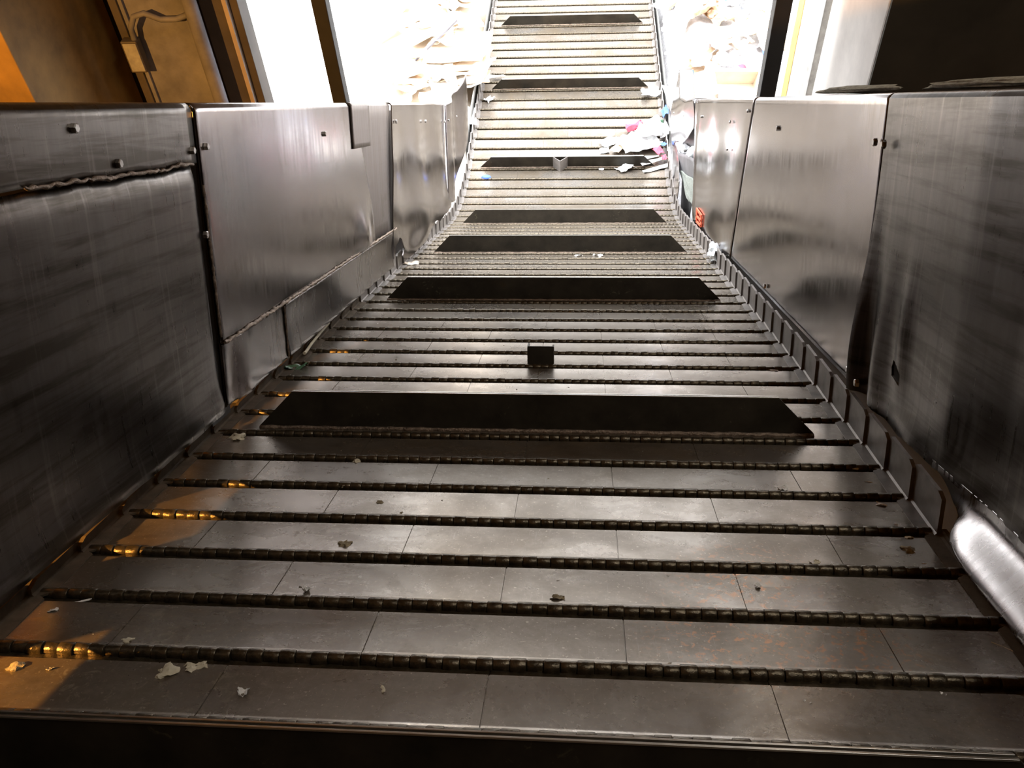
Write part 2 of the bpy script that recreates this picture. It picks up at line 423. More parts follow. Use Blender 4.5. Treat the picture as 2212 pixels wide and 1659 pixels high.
def bead(o, pts, r=.006, seed=1, name='weld_bead'):
    b = Vector(o['_b']); rr = random.Random(seed); P2 = []
    pts = [Vector(p) for p in pts]
    for A, B in zip(pts, pts[1:]):
        n = max(2, int((B-A).length/.012))
        for i in range(n): P2.append(A.lerp(B, i/n) + Vector((0, rr.uniform(-.001, .001), rr.uniform(-.0025, .0025))))
    P2.append(pts[-1]); bm = bmesh.new()
    tube_bm(bm, [p - b for p in P2], r, 6, lambda i: r*(.6 + .7*rr.random()))
    return from_bm(name, bm, M['weld'], o, smooth=60)
def G(s, h, cs, ch, ws, wh, a): return a*math.exp(-((s-cs)/ws)**2 - ((h-ch)/wh)**2)
def wave(seed, amp=.004, sc=1.2): return lambda s, h: amp*mn.noise((s*sc, h*sc*1.1, seed*5.1)) + amp*.25*mn.noise((s*sc*3, h*sc*3, seed*2.1))
def edge_in(s, e, w, a):   # plate edge bent back by a over its last w
    t = max(0, 1 - abs(s - e)/w); return -a*t*t
XL, XR = .870, .930
w1, w2, w3, w4, w5 = [wave(i+1) for i in range(5)]
# the column side
j1 = jag(1, .006, 9)
o = panel('skirt_plate', -1, XL, -1.7, 1.058, lambda s: .748 + j1(s), .885, M['skirt_dark'],
          lambda s, h: w1(s, h) + edge_in(s, 1.06, .05, .006), 60, 10, .05)
tag(o, 'narrow dark upper skirt plate with rolled top edge in front of the orange column', 'steel plate', 'skirt plates lining the belt')
bolts(o, -1, XL, [(.492, .85), (1.023, .781), (.643, .772)])
bead(o, [(-.868, .30 + .08*i, .747 + j1(.30+.08*i)) for i in range(10)], .005, 2)
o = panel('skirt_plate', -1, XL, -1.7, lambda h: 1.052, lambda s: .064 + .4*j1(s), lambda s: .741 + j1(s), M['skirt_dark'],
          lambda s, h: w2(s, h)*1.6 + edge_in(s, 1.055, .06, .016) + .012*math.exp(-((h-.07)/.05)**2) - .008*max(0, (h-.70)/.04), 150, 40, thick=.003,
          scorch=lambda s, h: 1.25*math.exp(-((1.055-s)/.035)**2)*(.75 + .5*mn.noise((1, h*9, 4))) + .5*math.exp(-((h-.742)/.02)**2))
tag(o, 'large dark skirt plate under the ragged horizontal cut, with streaked scratched face', 'steel plate', 'skirt plates lining the belt')
bolts(o, -1, XL-.002, [(1.037, .562)])
b0 = Vector(o['_b']); bm = bmesh.new(); bx(bm, -.894, -.889, .99, 1.12, .03, .86)  # black strip added behind the seam to block the lamp glow
for v in bm.verts: v.co -= b0
from_bm('light_block_strip', bm, M['black'], o)
bm = bmesh.new(); bx(bm, -.892, -.888, .345, 1.0, .70, .79); bx(bm, -.892, -.888, -1.6, .232, .70, .79)  # same added light block behind the ragged cut, one sliver left open
for v in bm.verts: v.co -= b0
from_bm('light_block_strip', bm, M['black'], o)
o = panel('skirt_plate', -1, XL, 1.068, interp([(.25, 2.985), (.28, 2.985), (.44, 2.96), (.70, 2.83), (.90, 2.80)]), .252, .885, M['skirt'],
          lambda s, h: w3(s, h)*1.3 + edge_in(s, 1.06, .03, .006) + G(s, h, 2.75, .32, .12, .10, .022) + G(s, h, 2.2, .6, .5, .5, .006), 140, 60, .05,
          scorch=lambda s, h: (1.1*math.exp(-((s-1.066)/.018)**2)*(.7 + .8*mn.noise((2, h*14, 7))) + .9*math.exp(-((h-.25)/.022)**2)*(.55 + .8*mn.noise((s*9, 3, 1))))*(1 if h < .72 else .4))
tag(o, 'streaky grey skirt plate between the burnt vertical seam and the small lapped patch', 'steel plate', 'skirt plates lining the belt')
bolts(o, -1, XL-.002, [(1.106, .787), (2.23, .784)])
bead(o, [(-.866, 1.085 + .1*i, .251) for i in range(24)], .006, 3)
bead(o, [(-.868, 1.067, .27 + .06*i) for i in range(8)], .004, 5)
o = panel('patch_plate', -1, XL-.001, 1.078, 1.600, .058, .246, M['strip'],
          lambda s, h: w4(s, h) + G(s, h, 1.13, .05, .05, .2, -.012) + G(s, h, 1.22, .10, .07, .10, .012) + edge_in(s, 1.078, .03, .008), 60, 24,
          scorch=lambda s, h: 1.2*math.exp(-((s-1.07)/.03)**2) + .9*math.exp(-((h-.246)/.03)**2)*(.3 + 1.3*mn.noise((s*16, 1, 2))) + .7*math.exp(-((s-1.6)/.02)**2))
tag(o, 'short welded patch plate low beside the belt, with dark drip marks', 'steel plate', 'welded patches along the skirt foot')
bead(o, [(-.868, 1.603, .06 + .03*i) for i in range(7)], .004, 6)
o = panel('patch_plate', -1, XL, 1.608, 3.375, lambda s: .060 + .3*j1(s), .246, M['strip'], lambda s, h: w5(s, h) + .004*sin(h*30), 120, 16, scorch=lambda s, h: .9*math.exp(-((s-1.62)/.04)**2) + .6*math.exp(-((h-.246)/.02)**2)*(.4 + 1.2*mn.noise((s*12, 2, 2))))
tag(o, 'long low welded strip running along the belt to the torn plate end', 'steel plate', 'welded patches along the skirt foot')
o = panel('filler_plate', -1, XL+.012, 2.64, lambda h: interp([(.2, 3.40), (.9, 3.535)])(h), .250, .885, M['skirt_flat'], None, 10, 10, .03)
tag(o, 'plain brownish filler plate recessed between two shinier skirt plates', 'steel plate', 'skirt plates lining the belt')
o = panel('lap_plate', -1, XL-.009, 2.655, 2.985, .706, .887, M['skirt_flat'], lambda s, h: .003*mn.noise((s*4, h*4, 3)), 10, 8, .04, .007)
tag(o, 'small rectangular patch lapped over the top of the plate joint', 'steel plate')
hbL = interp([(3.39, .10), (3.45, .16), (3.52, .16), (3.60, .075), (3.76, .046), (4.14, .06), (4.6, .085), (4.80, .125), (4.95, .10), (5.40, .17)])
j3 = jag(5, .012, 8)
def rip(s, h): return .012*sin(s*7.5 + h*2)*max(0, 1 - abs(h-.55)/.6) + w2(s, h)*2 + .03*math.exp(-((h - hbL(s))/.07)**2)*(.5 + .5*sin(s*5))
o = panel('skirt_plate', -1, XL, lambda h: interp([(.05, 3.36), (.25, 3.394), (.9, 3.53)])(h), 5.40, lambda s: hbL(s) + j3(s), .888, M['skirt'], rip, 90, 50, .03,
          cut=[(3.49, .10), (3.50, .165), (3.545, .19), (3.62, .17), (3.66, .11), (3.60, .08)])
tag(o, 'mirror-bright rippled skirt plate with torn jagged foot and a hole', 'steel plate', 'skirt plates lining the belt')
bolts(o, -1, XL-.003, [(3.60, .803), (4.521, .788), (5.33, .77)])
bead(o, [(-.862, 3.38 + .09*i, .25 + .002*i) for i in range(2)], .004, 8)
s1h = interp([(.17, 5.68), (.27, 5.85), (.51, 6.18), (.61, 6.36), (.85, 6.46), (.98, 6.38), (1.13, 6.33)])
htL = interp([(5.40, .893), (5.62, .905), (5.872, .962), (6.05, 1.0), (6.164, 1.051), (6.325, 1.126), (6.6, 1.13)])
o = panel('guard_end', -1, XL-.002, 5.405, s1h, .175, htL, M['skirt'],
          lambda s, h: .02*sin((s-5.4)*9) + .06*max(0, s-5.75)**1.5 + w1(s, h)*2, 40, 50, 0, .007)
tag(o, 'bent horn-like plate end rising to a point beside the white cardboard', 'steel plate')
bolts(o, -1, XL-.012, [(5.476, .777), (5.9, .80)], .8)

# the pillar side
def dentR(s, h):
    d = w4(s, h)*1.6
    d += G(s, h, 1.205, .20, .034, .26, .040)          # swollen seam
    d += G(s, h, 1.06, .20, .06, .22, .022) - G(s, h, 1.13, .16, .035, .2, .014)
    d += G(s, h, .90, .33, .035, .14, .014) + G(s, h, .78, .10, .10, .05, .012)
    q_ = min(1, max(0, (h - .012)/.085)); d += (.062*(1 - q_*q_*(3 - 2*q_)) - .018)*min(1, max(0, (.60 - s)/.22))   # lower edge rolled in over the belt
    return d
hbR = interp([(-1.8, .112), (.30, .112), (.44, .110), (.60, .100), (.74, .100), (.92, .090), (1.21, .10)])
j4 = jag(9, .005, 22)
o = panel('skirt_plate', 1, XR, -1.7, 1.210, lambda s: hbR(s) + j4(s), .887, M['skirt_dark'], dentR, 150, 60, .11,
          cut=[(.952, .256), (.905, .255), (.884, .236), (.888, .207), (.905, .212), (.955, .214), (.960, .235)])
tag(o, 'dark buckled skirt plate with a torn square hole and curled bright lower lip', 'steel plate', 'skirt plates lining the belt')
bolts(o, 1, XR-.012, [(1.165, .774), (1.165, .127)], 1.1)
hbP = interp([(-1.8, .010), (.10, .010), (.30, .012), (.44, .020), (.47, .060), (.60, .098)])
o2 = panel('worn_lip', 1, XR, -1.7, .64, lambda s: min(.112, hbP(s) + j4(s)), .116, M['lip'], dentR, 110, 26)
o2['label'] = 'curled lower lip rubbed bright'
o2.location = Vector(o2['_b']) - Vector(o['_b']); o2.rotation_euler = (0, 0, 0); o2.parent = o
def dentM(s, h): return w5(s, h)*1.4 + G(s, h, 1.235, .14, .05, .14, .010) + G(s, h, 2.0, .45, .8, .12, .006) + G(s, h, 2.4, .75, .8, .12, .004)
o = panel('skirt_plate', 1, XR, 1.222, lambda h: interp([(.09, 3.44), (.91, 3.045)])(h), .096, .887, M['skirt'], dentM, 90, 46, .09)
tag(o, 'broad skirt plate with dark banded reflections below the white pillar', 'steel plate', 'skirt plates lining the belt')
bolts(o, 1, XR-.004, [(2.502, .779), (1.262, .775), (2.515, .131), (1.279, .132)])
hbF = interp([(3.4, .10), (3.75, .065), (4.2, .07), (4.9, .06), (5.1, .04), (5.45, .05)])
o = panel('skirt_plate', 1, XR, lambda h: interp([(.05, 3.50), (.12, 3.475), (.91, 3.085)])(h), lambda h: interp([(.04, 5.03), (.2, 5.10), (.92, 5.40)])(h),
          lambda s: hbF(s) + j3(s)*.7, .890, M['skirt'], lambda s, h: rip(s, h)*.6 + edge_in(s, 5.1, .1, -.01), 80, 46, .07)
tag(o, 'pale reflective skirt plate with curved ripples and an orange paint mark', 'steel plate', 'skirt plates lining the belt')
bolts(o, 1, XR-.004, [(3.707, .781), (3.20, .84), (3.743, .638), (4.90, .79)], .85)
b0 = Vector(o['_b']); bm = bmesh.new()
def q3(a, b, c, d, t=.0012):
    vs = [bm.verts.new(Vector((XR - .012, s, h)) - b0) for s, h in (a, b, c, d)]; bm.faces.new(vs)
for a, b_, c, d in (((4.62, .17), (4.66, .17), (4.66, .10), (4.62, .10)), ((4.86, .185), (4.90, .185), (4.90, .10), (4.86, .10)),
                    ((4.62, .18), (4.90, .195), (4.90, .18), (4.62, .165)), ((4.62, .112), (4.90, .112), (4.90, .098), (4.62, .098)), ((4.62, .145), (4.90, .148), (4.90, .136), (4.62, .132))):
    q3(a, b_, c, d)
r_ = bmesh.ops.extrude_face_region(bm, geom=bm.faces[:])
for v in r_['geom']:
    if isinstance(v, bmesh.types.BMVert): v.co.x += .008
from_bm('paint_mark', bm, M['orange_tag'], o)['label'] = 'fluorescent orange outlined paint mark'
# torn end of the pillar side
s0T = interp([(-.01, 6.30), (.13, 6.09), (.255, 5.93), (.327, 5.93), (.387, 6.10), (.437, 6.45), (.50, 6.70), (.595, 6.34), (.718, 5.77), (.80, 5.43), (.91, 5.40)])
s1T = interp([(.0, 6.72), (.014, 6.80), (.2, 6.90), (.58, 6.84), (.96, 6.84), (1.15, 6.72)])
htT = interp([(5.40, .90), (5.8, .885), (6.1, .905), (6.4, 1.0), (6.60, 1.09), (6.72, 1.14), (7, 1.14)])
o = panel('guard_end', 1, XR+.012, s0T, s1T, .012, htT, M['skirt'], lambda s, h: .02 + .02*sin(h*9+s*2) + w3(s, h)*2, 60, 60, .10, .007)
tag(o, 'torn buckled plate end with top flange folded out over the heap', 'steel plate')
bolts(o, 1, XR-.05, [(6.3, .80), (5.55, .79)], .8)
def patchmesh(name, grid, mat, thick=.006, parent=None, sub=1):      # grid of incline points -> solid sheet
    base = sum((Vector(p) for r in grid for p in r), Vector())/sum(len(r) for r in grid)
    bm = bmesh.new(); R = [[bm.verts.new(Vector(p) - base) for p in r] for r in grid]
    for A, B in zip(R, R[1:]):
        for j in range(len(A)-1): bm.faces.new((A[j], A[j+1], B[j+1], B[j]))
    uvl = bm.loops.layers.uv.new('run')
    for f_ in bm.faces:
        for lp in f_.loops: lp[uvl].uv = (lp.vert.co.z, lp.vert.co.y)
    me = bpy.data.meshes.new(name); bm.to_mesh(me); bm.free(); me.shade_smooth()
    o = link(name, me, mat, None, I(*base), INC)
    if sub: m_ = o.modifiers.new('s', 'SUBSURF'); m_.levels = m_.render_levels = 2; m_.subdivision_type = 'CATMULL_CLARK'
    m_ = o.modifiers.new('t', 'SOLIDIFY'); m_.thickness = thick; m_.offset = 0
    o['_b'] = list(base)
    return o
g_ = o
o = patchmesh('bent_back', [[(.935, 5.45, .88), (.94, 5.37, .88), (.945, 5.30, .88)], [(.965, 5.95, .72), (.97, 5.6, .71), (.97, 5.28, .70)],
                            [(1.0, 6.5, .60), (1.0, 5.9, .59), (1.0, 5.30, .58)], [(1.02, 7.0, .48), (1.02, 6.2, .47), (1.02, 5.40, .46)]], M['bent'])
o.location = Vector(o['_b']) - Vector(g_['_b']); o.rotation_euler = (0, 0, 0); o.parent = g_
o = patchmesh('torn_flap', [[(.945, 7.03, .478), (.95, 6.33, .476), (.95, 5.83, .496), (.955, 5.38, .484), (.955, 5.12, .48)],
                            [(.95, 6.64, .39), (.955, 6.16, .383), (.96, 5.73, .377), (.96, 5.35, .372), (.96, 5.1, .36)],
                            [(.96, 6.24, .284), (.965, 5.97, .281), (.97, 5.65, .273), (.97, 5.38, .263), (.97, 5.12, .25)],
                            [(.972, 5.77, .199), (.975, 5.64, .193), (.975, 5.52, .188), (.975, 5.43, .177), (.975, 5.15, .16)]], M['bent'])
tag(o, 'torn flap of skirt bent back into a pocket holding scrap', 'steel plate')
# lumps of pulp stuck on the flap
def lump(name, c, r, mat, seed, flat=.6, loc_inc=True, rough=.45, sub=3):
    bm = bmesh.new(); bmesh.ops.create_icosphere(bm, subdivisions=sub, radius=1)
    rx, ry, rz = (r, r, r*flat) if isinstance(r, (int, float)) else r
    for v in bm.verts:
        n = 1 + rough*mn.noise(v.co*1.6 + Vector((seed*3.7, seed, 0))) + rough*.5*mn.noise(v.co*4.5 + Vector((seed, 0, seed*2.2)))
        v.co = Vector((v.co.x*rx, v.co.y*ry, v.co.z*rz))*n
    return from_bm(name, bm, mat, None, I(*c) if loc_inc else c, INC if loc_inc else (0, 0, 0), 60)
o = patchmesh('pulp_crust', [[(.950 + .012*mn.noise((i*.9, q*.9, 2)), lerp(6.30, 5.15, i/9) - q*.05*(1 - i/9)*2, lerp(.345, .17, q/6) + .02*mn.noise((i*.7, q, 5))) for i in range(10)] for q in range(7)], M['insulation'], .012)
tag(o, 'grey mouldy pulp caked on the torn flap', 'pulp')
o = lump('pulp_lump', (.985, 6.35, .505), (.03, .38, .030), M['rag'], 5, rough=.9)
tag(o, 'shredded white pulp heaped in the mouth of the torn pocket', 'pulp')

# left-hand and right-hand frame of the conveyor under the skirts
bm = bmesh.new(); bx(bm, -1.16, -1.02, -2.0, 6.0, -.17, -.075)
fr = from_bm('side_channel', bm, M['brown_steel'], None, (0, 0, 0), INC)
fr2 = tag(empty('conveyor_frame', I(-1.09, 0, -.17), INC), 'brown side frame with uprights spaced to cut the lamplight behind the foot of the orange-lit skirt', 'frame')
fr.parent = fr2; fr.location = Vector((1.09, 0, .17)); fr.rotation_euler = (0, 0, 0)
BLOCK_UPR = [(-2.0, -.40), (-.16, .11), (.38, .80), (1.12, 1.35), (1.50, 2.6), (2.64, 3.6), (3.7, 5.0)]  # uprights shaped as light blockers; their gaps form the orange patches
for a, b_ in BLOCK_UPR:
    bm = bmesh.new(); bx(bm, -1.05, -1.02, a, b_, -.08, .86, .004)
    u = from_bm('upright', bm, M['brown_steel'], fr2, (1.09, 0, .17))
bm = bmesh.new(); bx(bm, .990, 1.10, -2.0, 6.5, -.16, .40)
o = from_bm('conveyor_frame', bm, M['black'], None, (0, 0, 0), INC); tag(o, 'black side frame behind the torn hole and the buckled skirt plate', 'frame')
# low side plates of the flat run
for sd, lb in ((-1, 'low bluish side plate along the flat belt under the cardboard heap'), (1, 'thin pale side plate between the flat belt and the paper heap')):
    bm = bmesh.new(); bx(bm, -.004, .004, 0, 6.6, 0, .20, .002)
    o = from_bm('side_plate', bm, M['galv'], None, (sd*.942, 6.35 if sd < 0 else 6.55, ZB-.06)); tag(o, lb, 'steel plate')
# dust along the broad flange
o = lump('dust_ridge', (1.00, 1.75, .915), (.035, .42, .012), M['dust'], 8, rough=.4); tag(o, 'ridge of grey dust lying on the skirt flange below the white pillar', 'dust', kind='stuff')
o = lump('dust_ridge', (1.00, .80, .915), (.03, .34, .010), M['dust'], 12, rough=.4); tag(o, 'thin ridge of dust on the flange of the dark buckled plate', 'dust', kind='stuff')

# ------------------------------------------------------------------ the building
HX, HY0, HY1, HZ = 7.0, -7.0, 3.55, 4.2
LINT = -.35  # header edge lowered out of view to shade the near belt
struct(boxobj('floor', -16, 16, -7.4, 26, ZF-.3, ZF, M['concrete']))
struct(boxobj('wall_sky_block', -16, 16, 19, 19.4, ZF, 6.2, M['cladding']))  # unseen wall added to darken the sky reflected in the belt
struct(boxobj('ceiling', -HX-.3, HX+.3, HY0-.3, HY1+.25, HZ, HZ+.2, M['roof']))
struct(boxobj('wall_back', -HX-.3, HX+.3, HY0-.3, HY0, ZF, HZ, M['dark_wall']))
struct(boxobj('wall_left', -HX-.3, -HX, HY0, HY1+.25, ZF, HZ, M['dark_wall']))
struct(boxobj('wall_right', HX, HX+.3, HY0, HY1+.25, ZF, HZ, M['dark_wall']))
struct(boxobj('wall_front_left', -HX, -1.66, HY1, HY1+.25, ZF, HZ, M['brown_steel']))
struct(boxobj('wall_front_right', 1.302, HX, 2.742, 2.757, ZF, HZ, M['dark_wall']))  # thin dark sheet over the pillar's unlit front, keeps it dark
struct(boxobj('wall_front_lintel', 1.0, 1.27, HY1, HY1+.25, 1.3, HZ, M['dark_wall']))  # left high so sky light reaches the pillar
struct(boxobj('wall_front_header', -1.66, 1.0, HY1, HY1+.25, LINT, HZ, M['dark_wall']))
struct(boxobj('wall_front_return', 1.64, 1.9, 2.77, HY1+.6, ZF, HZ, M['dark_wall']))

t = tag(empty('yellow_column', (-2.8, 2.64, ZF)), 'broad dirty yellow column glowing orange, left of the grey conduit post', 'column')
bm = bmesh.new(); bx(bm, -1.0, .60, 0, .84, 0, 7.4, .004); from_bm('column_shaft', bm, M['yellow_col'], t)
t = tag(empty('conduit_post', (-1.92, 3.36, ZF)), 'weathered grey post carrying a junction box and thin conduit', 'post')
bm = bmesh.new(); bx(bm, -.19, .17, 0, .17, 0, 7.4, .006); from_bm('post_shaft', bm, M['grey_steel'], t)
bm = bmesh.new(); bx(bm, -.175, -.135, -.035, 0, .5, 7.4, .004); from_bm('cable_channel', bm, M['brown_steel'], t)
bm = bmesh.new(); bx(bm, -.135, -.115, -.02, 0, .5, 7.4, .003); from_bm('cable_channel', bm, M['grey_steel'], t)
jb = bmesh.new(); bx(jb, -.165, -.085, -.085, -.03, 2.58, 2.74, .006); jbo = from_bm('junction_box', jb, M['brown_steel'], t)
bm = bmesh.new(); bx(bm, -.155, -.088, -.090, -.084, 2.59, 2.73, .002); from_bm('box_cover', bm, M['galv'], jbo)['label'] = 'pale metal cover'
bm = bmesh.new()
cp = [(-.10, -.06, 2.74), (-.09, -.07, 2.80), (-.05, -.08, 2.86), (0, -.07, 2.87), (.06, -.05, 2.83), (.14, -.05, 2.83), (.22, -.06, 2.86)]
tube_bm(bm, cp, .014, 8); from_bm('cable', bm, M['grey_steel'], t, smooth=60)
bm = bmesh.new(); tube_bm(bm, [(0, 0, 0), (0, 0, 7.4)], .034, 16)
tag(from_bm('steel_pipe', bm, M['grey_steel'], None, (-1.69, 3.30, ZF), smooth=60), 'round upright pipe between the conduit post and the bright opening', 'pipe')
t = tag(empty('door_jamb', (-1.60, 3.40, ZF)), 'brown steel jamb with a pale strip edging the bright opening', 'door frame')
bm = bmesh.new(); bx(bm, -.10, .02, .02, .15, 0, 7.4, .004); from_bm('jamb_panel', bm, M['brown_steel'], t)
bm = bmesh.new(); bx(bm, .02, .042, .0, .15, 0, 7.4, .002); from_bm('edge_strip', bm, M['jamb'], t)
bm = bmesh.new(); bx(bm, .042, .085, .03, .15, 0, 7.4, .003); from_bm('stop_bar', bm, M['brown_steel'], t)
tag(boxobj('steel_post', -1.135, -1.065, 3.36, 3.43, ZF, HZ-.02, M['black'], bev=.004), 'slim dark post standing alone in the bright opening', 'post')
tag(boxobj('steel_post', 1.003, 1.078, 3.36, 3.44, ZF, HZ-.02, M['black'], bev=.004), 'black post beside the yellow-edged guard strip', 'post')
t = tag(empty('corner_guard', (1.33, 3.9, ZF)), 'yellow and galvanised guard strip between the black post and white pillar', 'guard strip')
bm = bmesh.new(); bx(bm, -.03, .03, .15, .27, 0, 4.1-ZF, .003); from_bm('yellow_edge', bm, M['yellow'], t)
bm = bmesh.new(); bx(bm, -.028, .03, -.25, .15, 0, 4.1-ZF, .003); from_bm('steel_leaf', bm, M['galv'], t)
tag(boxobj('white_pillar', 1.30, 1.62, 2.762, 3.54, ZF, 4.1, M['plaster'], bev=.012), 'speckled white painted pillar by the dark wall', 'pillar')

# ------------------------------------------------------------------ paper and board
def sheet_mesh(name, w, l, th, crumple, seed, nx=6, ny=6, irregular=0., fold=0.):
    r = random.Random(seed); bm = bmesh.new(); R = []
    for i in range(nx+1):
        row = []
        for j in range(ny+1):
            u, v = i/nx - .5, j/ny - .5
            x, y = u*w, v*l
            if irregular and (i in (0, nx) or j in (0, ny)):
                x *= 1 - irregular*r.random(); y *= 1 - irregular*r.random()
            z = crumple*(mn.noise((x*2.2/max(w, .01) + seed*1.7, y*2.2/max(l, .01), seed*.9)) + .4*mn.noise((x*6/max(w, .01) + seed, y*6/max(l, .01), seed)))
            z += fold*abs(u)*w
            row.append(bm.verts.new((x, y, z)))
        R.append(row)
    for A, B in zip(R, R[1:]):
        for j in range(ny): bm.faces.new((A[j], A[j+1], B[j+1], B[j]))
    zm = min(v.co.z for v in bm.verts)
    for v in bm.verts: v.co.z -= zm
    bmesh.ops.recalc_face_normals(bm, faces=bm.faces)
    g = bmesh.ops.extrude_face_region(bm, geom=bm.faces[:])
    for v in g['geom']:
        if isinstance(v, bmesh.types.BMVert): v.co.z += th
    bmesh.ops.recalc_face_normals(bm, faces=bm.faces)
    me = bpy.data.meshes.new(name); bm.to_mesh(me); bm.free(); return me
def sheet(name, w, l, th, cr, seed, mat, loc, rot, **kw):
    return link(name, sheet_mesh(name, w, l, th, cr, seed, **kw), mat, None, loc, rot)
def on_belt(name, x, s, w, l, cr, seed, mat, label, cat='paper scrap', group=None, rz=0, th=.0008, h=.001, irr=.5, fold=0):
    m = (Matrix.Rotation(-AL, 4, 'X') @ Matrix.Rotation(rz, 4, 'Z')).to_euler()
    k = math.floor(s/P)
    o = sheet(name, w, l, th, cr, seed, mat, I(x, s, h-.004), m, irregular=irr, fold=fold)
    return tag(o, label, cat, group)
sd = 100
for (n, x, s, w, l, cr, mt, rz, fo, lb) in (
    ('paper_stick', -.797, .144, .006, .036, .001, 'paper', -1.1, 0, 'short white paper roll lying in the angle of a hinge, below the orange patch'),
    ('paper_scrap', -.832, .108, .022, .014, .004, 'paper', .3, 0, 'folded white scrap beside the short paper roll'),
    ('paper_scrap', -.493, -.044, .040, .026, .008, 'cream', .5, 0, 'cream torn paper curl, biggest scrap among the lint smears'),
    ('paper_scrap', -.388, -.107, .020, .020, .012, 'paper', .2, .8, 'pointed white paper tuft standing above the bright edge of the near flight'),
    ('paper_scrap', -.382, .199, .022, .018, .012, 'paper', .9, .7, 'ragged white tuft standing just above a hinge mid belt'),
    ('leaf_scrap', .101, .203, .030, .016, .005, 'clod', .1, 0, 'yellowish dry leaf on the slat above the rust blooms'),
    ('paper_scrap', .484, .265, .016, .016, .004, 'paper', .4, 0, 'small white scrap at the edge of the rust blooms'),
    ('leaf_scrap', .285, .012, .026, .010, .004, 'clod', .2, 0, 'brown curled shred caught on a knuckle row below the rust'),
    ('paper_scrap', .844, .192, .020, .008, .002, 'paper', -.1, 0, 'narrow white sliver near the curled bright lip'),
    ('paper_scrap', .836, .010, .014, .010, .003, 'paper', .8, 0, 'small pale chip at the belt edge below the twig'),
    ('twig', .866, .085, .006, .070, .004, 'cream', .75, 0, 'pale twig poking out from beneath the curled lip'),
    ('paper_scrap', .834, .853, .020, .012, .003, 'paper', -.3, 0, 'rectangular white tab stuck on a hinge beside the big flight'),
    ('paper_scrap', .626, .715, .024, .022, .008, 'paper', .4, .4, 'white scrap two slats below the big flight, clear of the edge'),
    ('paper_scrap', .845, .769, .030, .008, .003, 'cream', -.4, 0, 'thin torn strip beside the wing plates below the big flight'),
    ('paper_scrap', .831, .642, .028, .014, .005, 'paper', -.5, 0, 'bent white strip lying against a hinge near the wing plates'),
    ('paper_scrap', .835, .540, .020, .010, .003, 'paper', 0, 0, 'small white tab in the middle of a slat near the wing plates'),
    ('paper_scrap', .613, .364, .024, .016, .005, 'cream', .5, .3, 'pinkish cream triangle of paper beside a plate seam'),
    ('paper_scrap', .831, .367, .026, .014, .004, 'paper', -.3, 0, 'white chip under the grey lint clump at the belt edge'),
    ('paper_scrap', .837, .485, .022, .012, .004, 'cream', .2, 0, 'cream chip lodged on the hinge above the lint clump'),
    ('paper_scrap', .805, 1.701, .036, .016, .006, 'paper', -.2, 0, 'long white scrap beside the wing plates, level with the box cleat'),
    ('paper_scrap', -.615, .592, .040, .006, .002, 'paper', .6, 0, 'thin white splinter on the orange-tipped slat'),
    ('paper_scrap', .123, 4.072, .06, .03, .015, 'paper', .3, 0, 'white wad in front of the fourth flight, the one nearer its middle'),
    ('paper_scrap', .243, 4.072, .075, .03, .015, 'paper', -.2, 0, 'bluish white wad in front of the fourth flight, towards the pillar side'),
    ('paper_scrap', .495, -.073, .014, .006, .002, 'paper', -.7, 0, 'white sliver beside a plate seam on the lowest slat'),
    ('paper_scrap', .711, -.039, .012, .007, .002, 'paper', -.6, 0, 'white sliver on the lowest slat near the curled lip'),
    ('paper_scrap', -.735, -.064, .014, .010, .004, 'cream', .6, 0, 'pale chip at the rim of the lowest orange patch'),
    ('paper_scrap', -.167, -.082, .012, .022, .003, 'cream', .4, 0, 'small twin slivers mid slat just above the near flight'),
    ('green_film', -.872, 1.668, .10, .05, .02, 'green', .5, 0, 'crumpled green plastic film wedged against the skirt foot'),
    ('torn_card', -.855, 3.80, .12, .10, .02, 'kraft_pale', .2, 0, 'brown torn card under the hole in the bright plate'),
    ):
    sd += 1
    nm = n
    o = on_belt(nm, x, s, w, l, cr, sd, M[mt], lb, {'paper_stick': 'paper roll', 'leaf_scrap': 'leaf', 'twig': 'twig', 'green_film': 'plastic film', 'torn_card': 'cardboard'}.get(n, 'paper scrap'), None, rz, fold=fo)
for i, (x, s, r, lb) in enumerate((
    (-.819, .99, .034, 'big pale lint clump beside the orange-lit corner of the big flight'),
    (-.355, .389, .022, 'brown lint clod on the slat three rows above the paper tuft'),
    (-.326, .595, .015, 'dark greenish clod mid slat under the bright sheen'),
    (-.266, .542, .012, 'small dark clod lower down from the greenish one'),
    (-.439, .688, .012, 'tiny olive clod nearest the column side under the big flight'),
    (-.443, .840, .016, 'pale egg-shaped pebble resting on the hinge under the big flight'),
    (.818, .429, .020, 'grey lint clump on the slat above the curled lip'),
    (-.796, -.062, .020, 'elongated lump glowing in the lowest orange patch'),
    (-.537, -.058, .026, 'cream crumbly clod beside the torn paper curl'),
    (-.645, .02, .016, 'pale clod tucked under a hinge among the lint smears'))):
    o = lump('lint_clod', (x, s, -.004 + r*.1), r*.62, M['cream'] if 'pale' in lb or 'cream' in lb else M['clod'], 20+i, .45, rough=.8, sub=3)
    tag(o, lb, 'clod')
# rope-like strip along the wing on the column side
bm = bmesh.new(); tube_bm(bm, [(-.875, 1.79, .02), (-.88, 1.83, .016), (-.89, 1.93, .02), (-.893, 2.05, .028), (-.898, 2.2, .034)], .006, 7)
tag(from_bm('cloth_strip', bm, M['cream'], None, (0, 0, 0), INC, 60), 'pale twisted cloth strip along the wing plates above the green film', 'cloth strip')
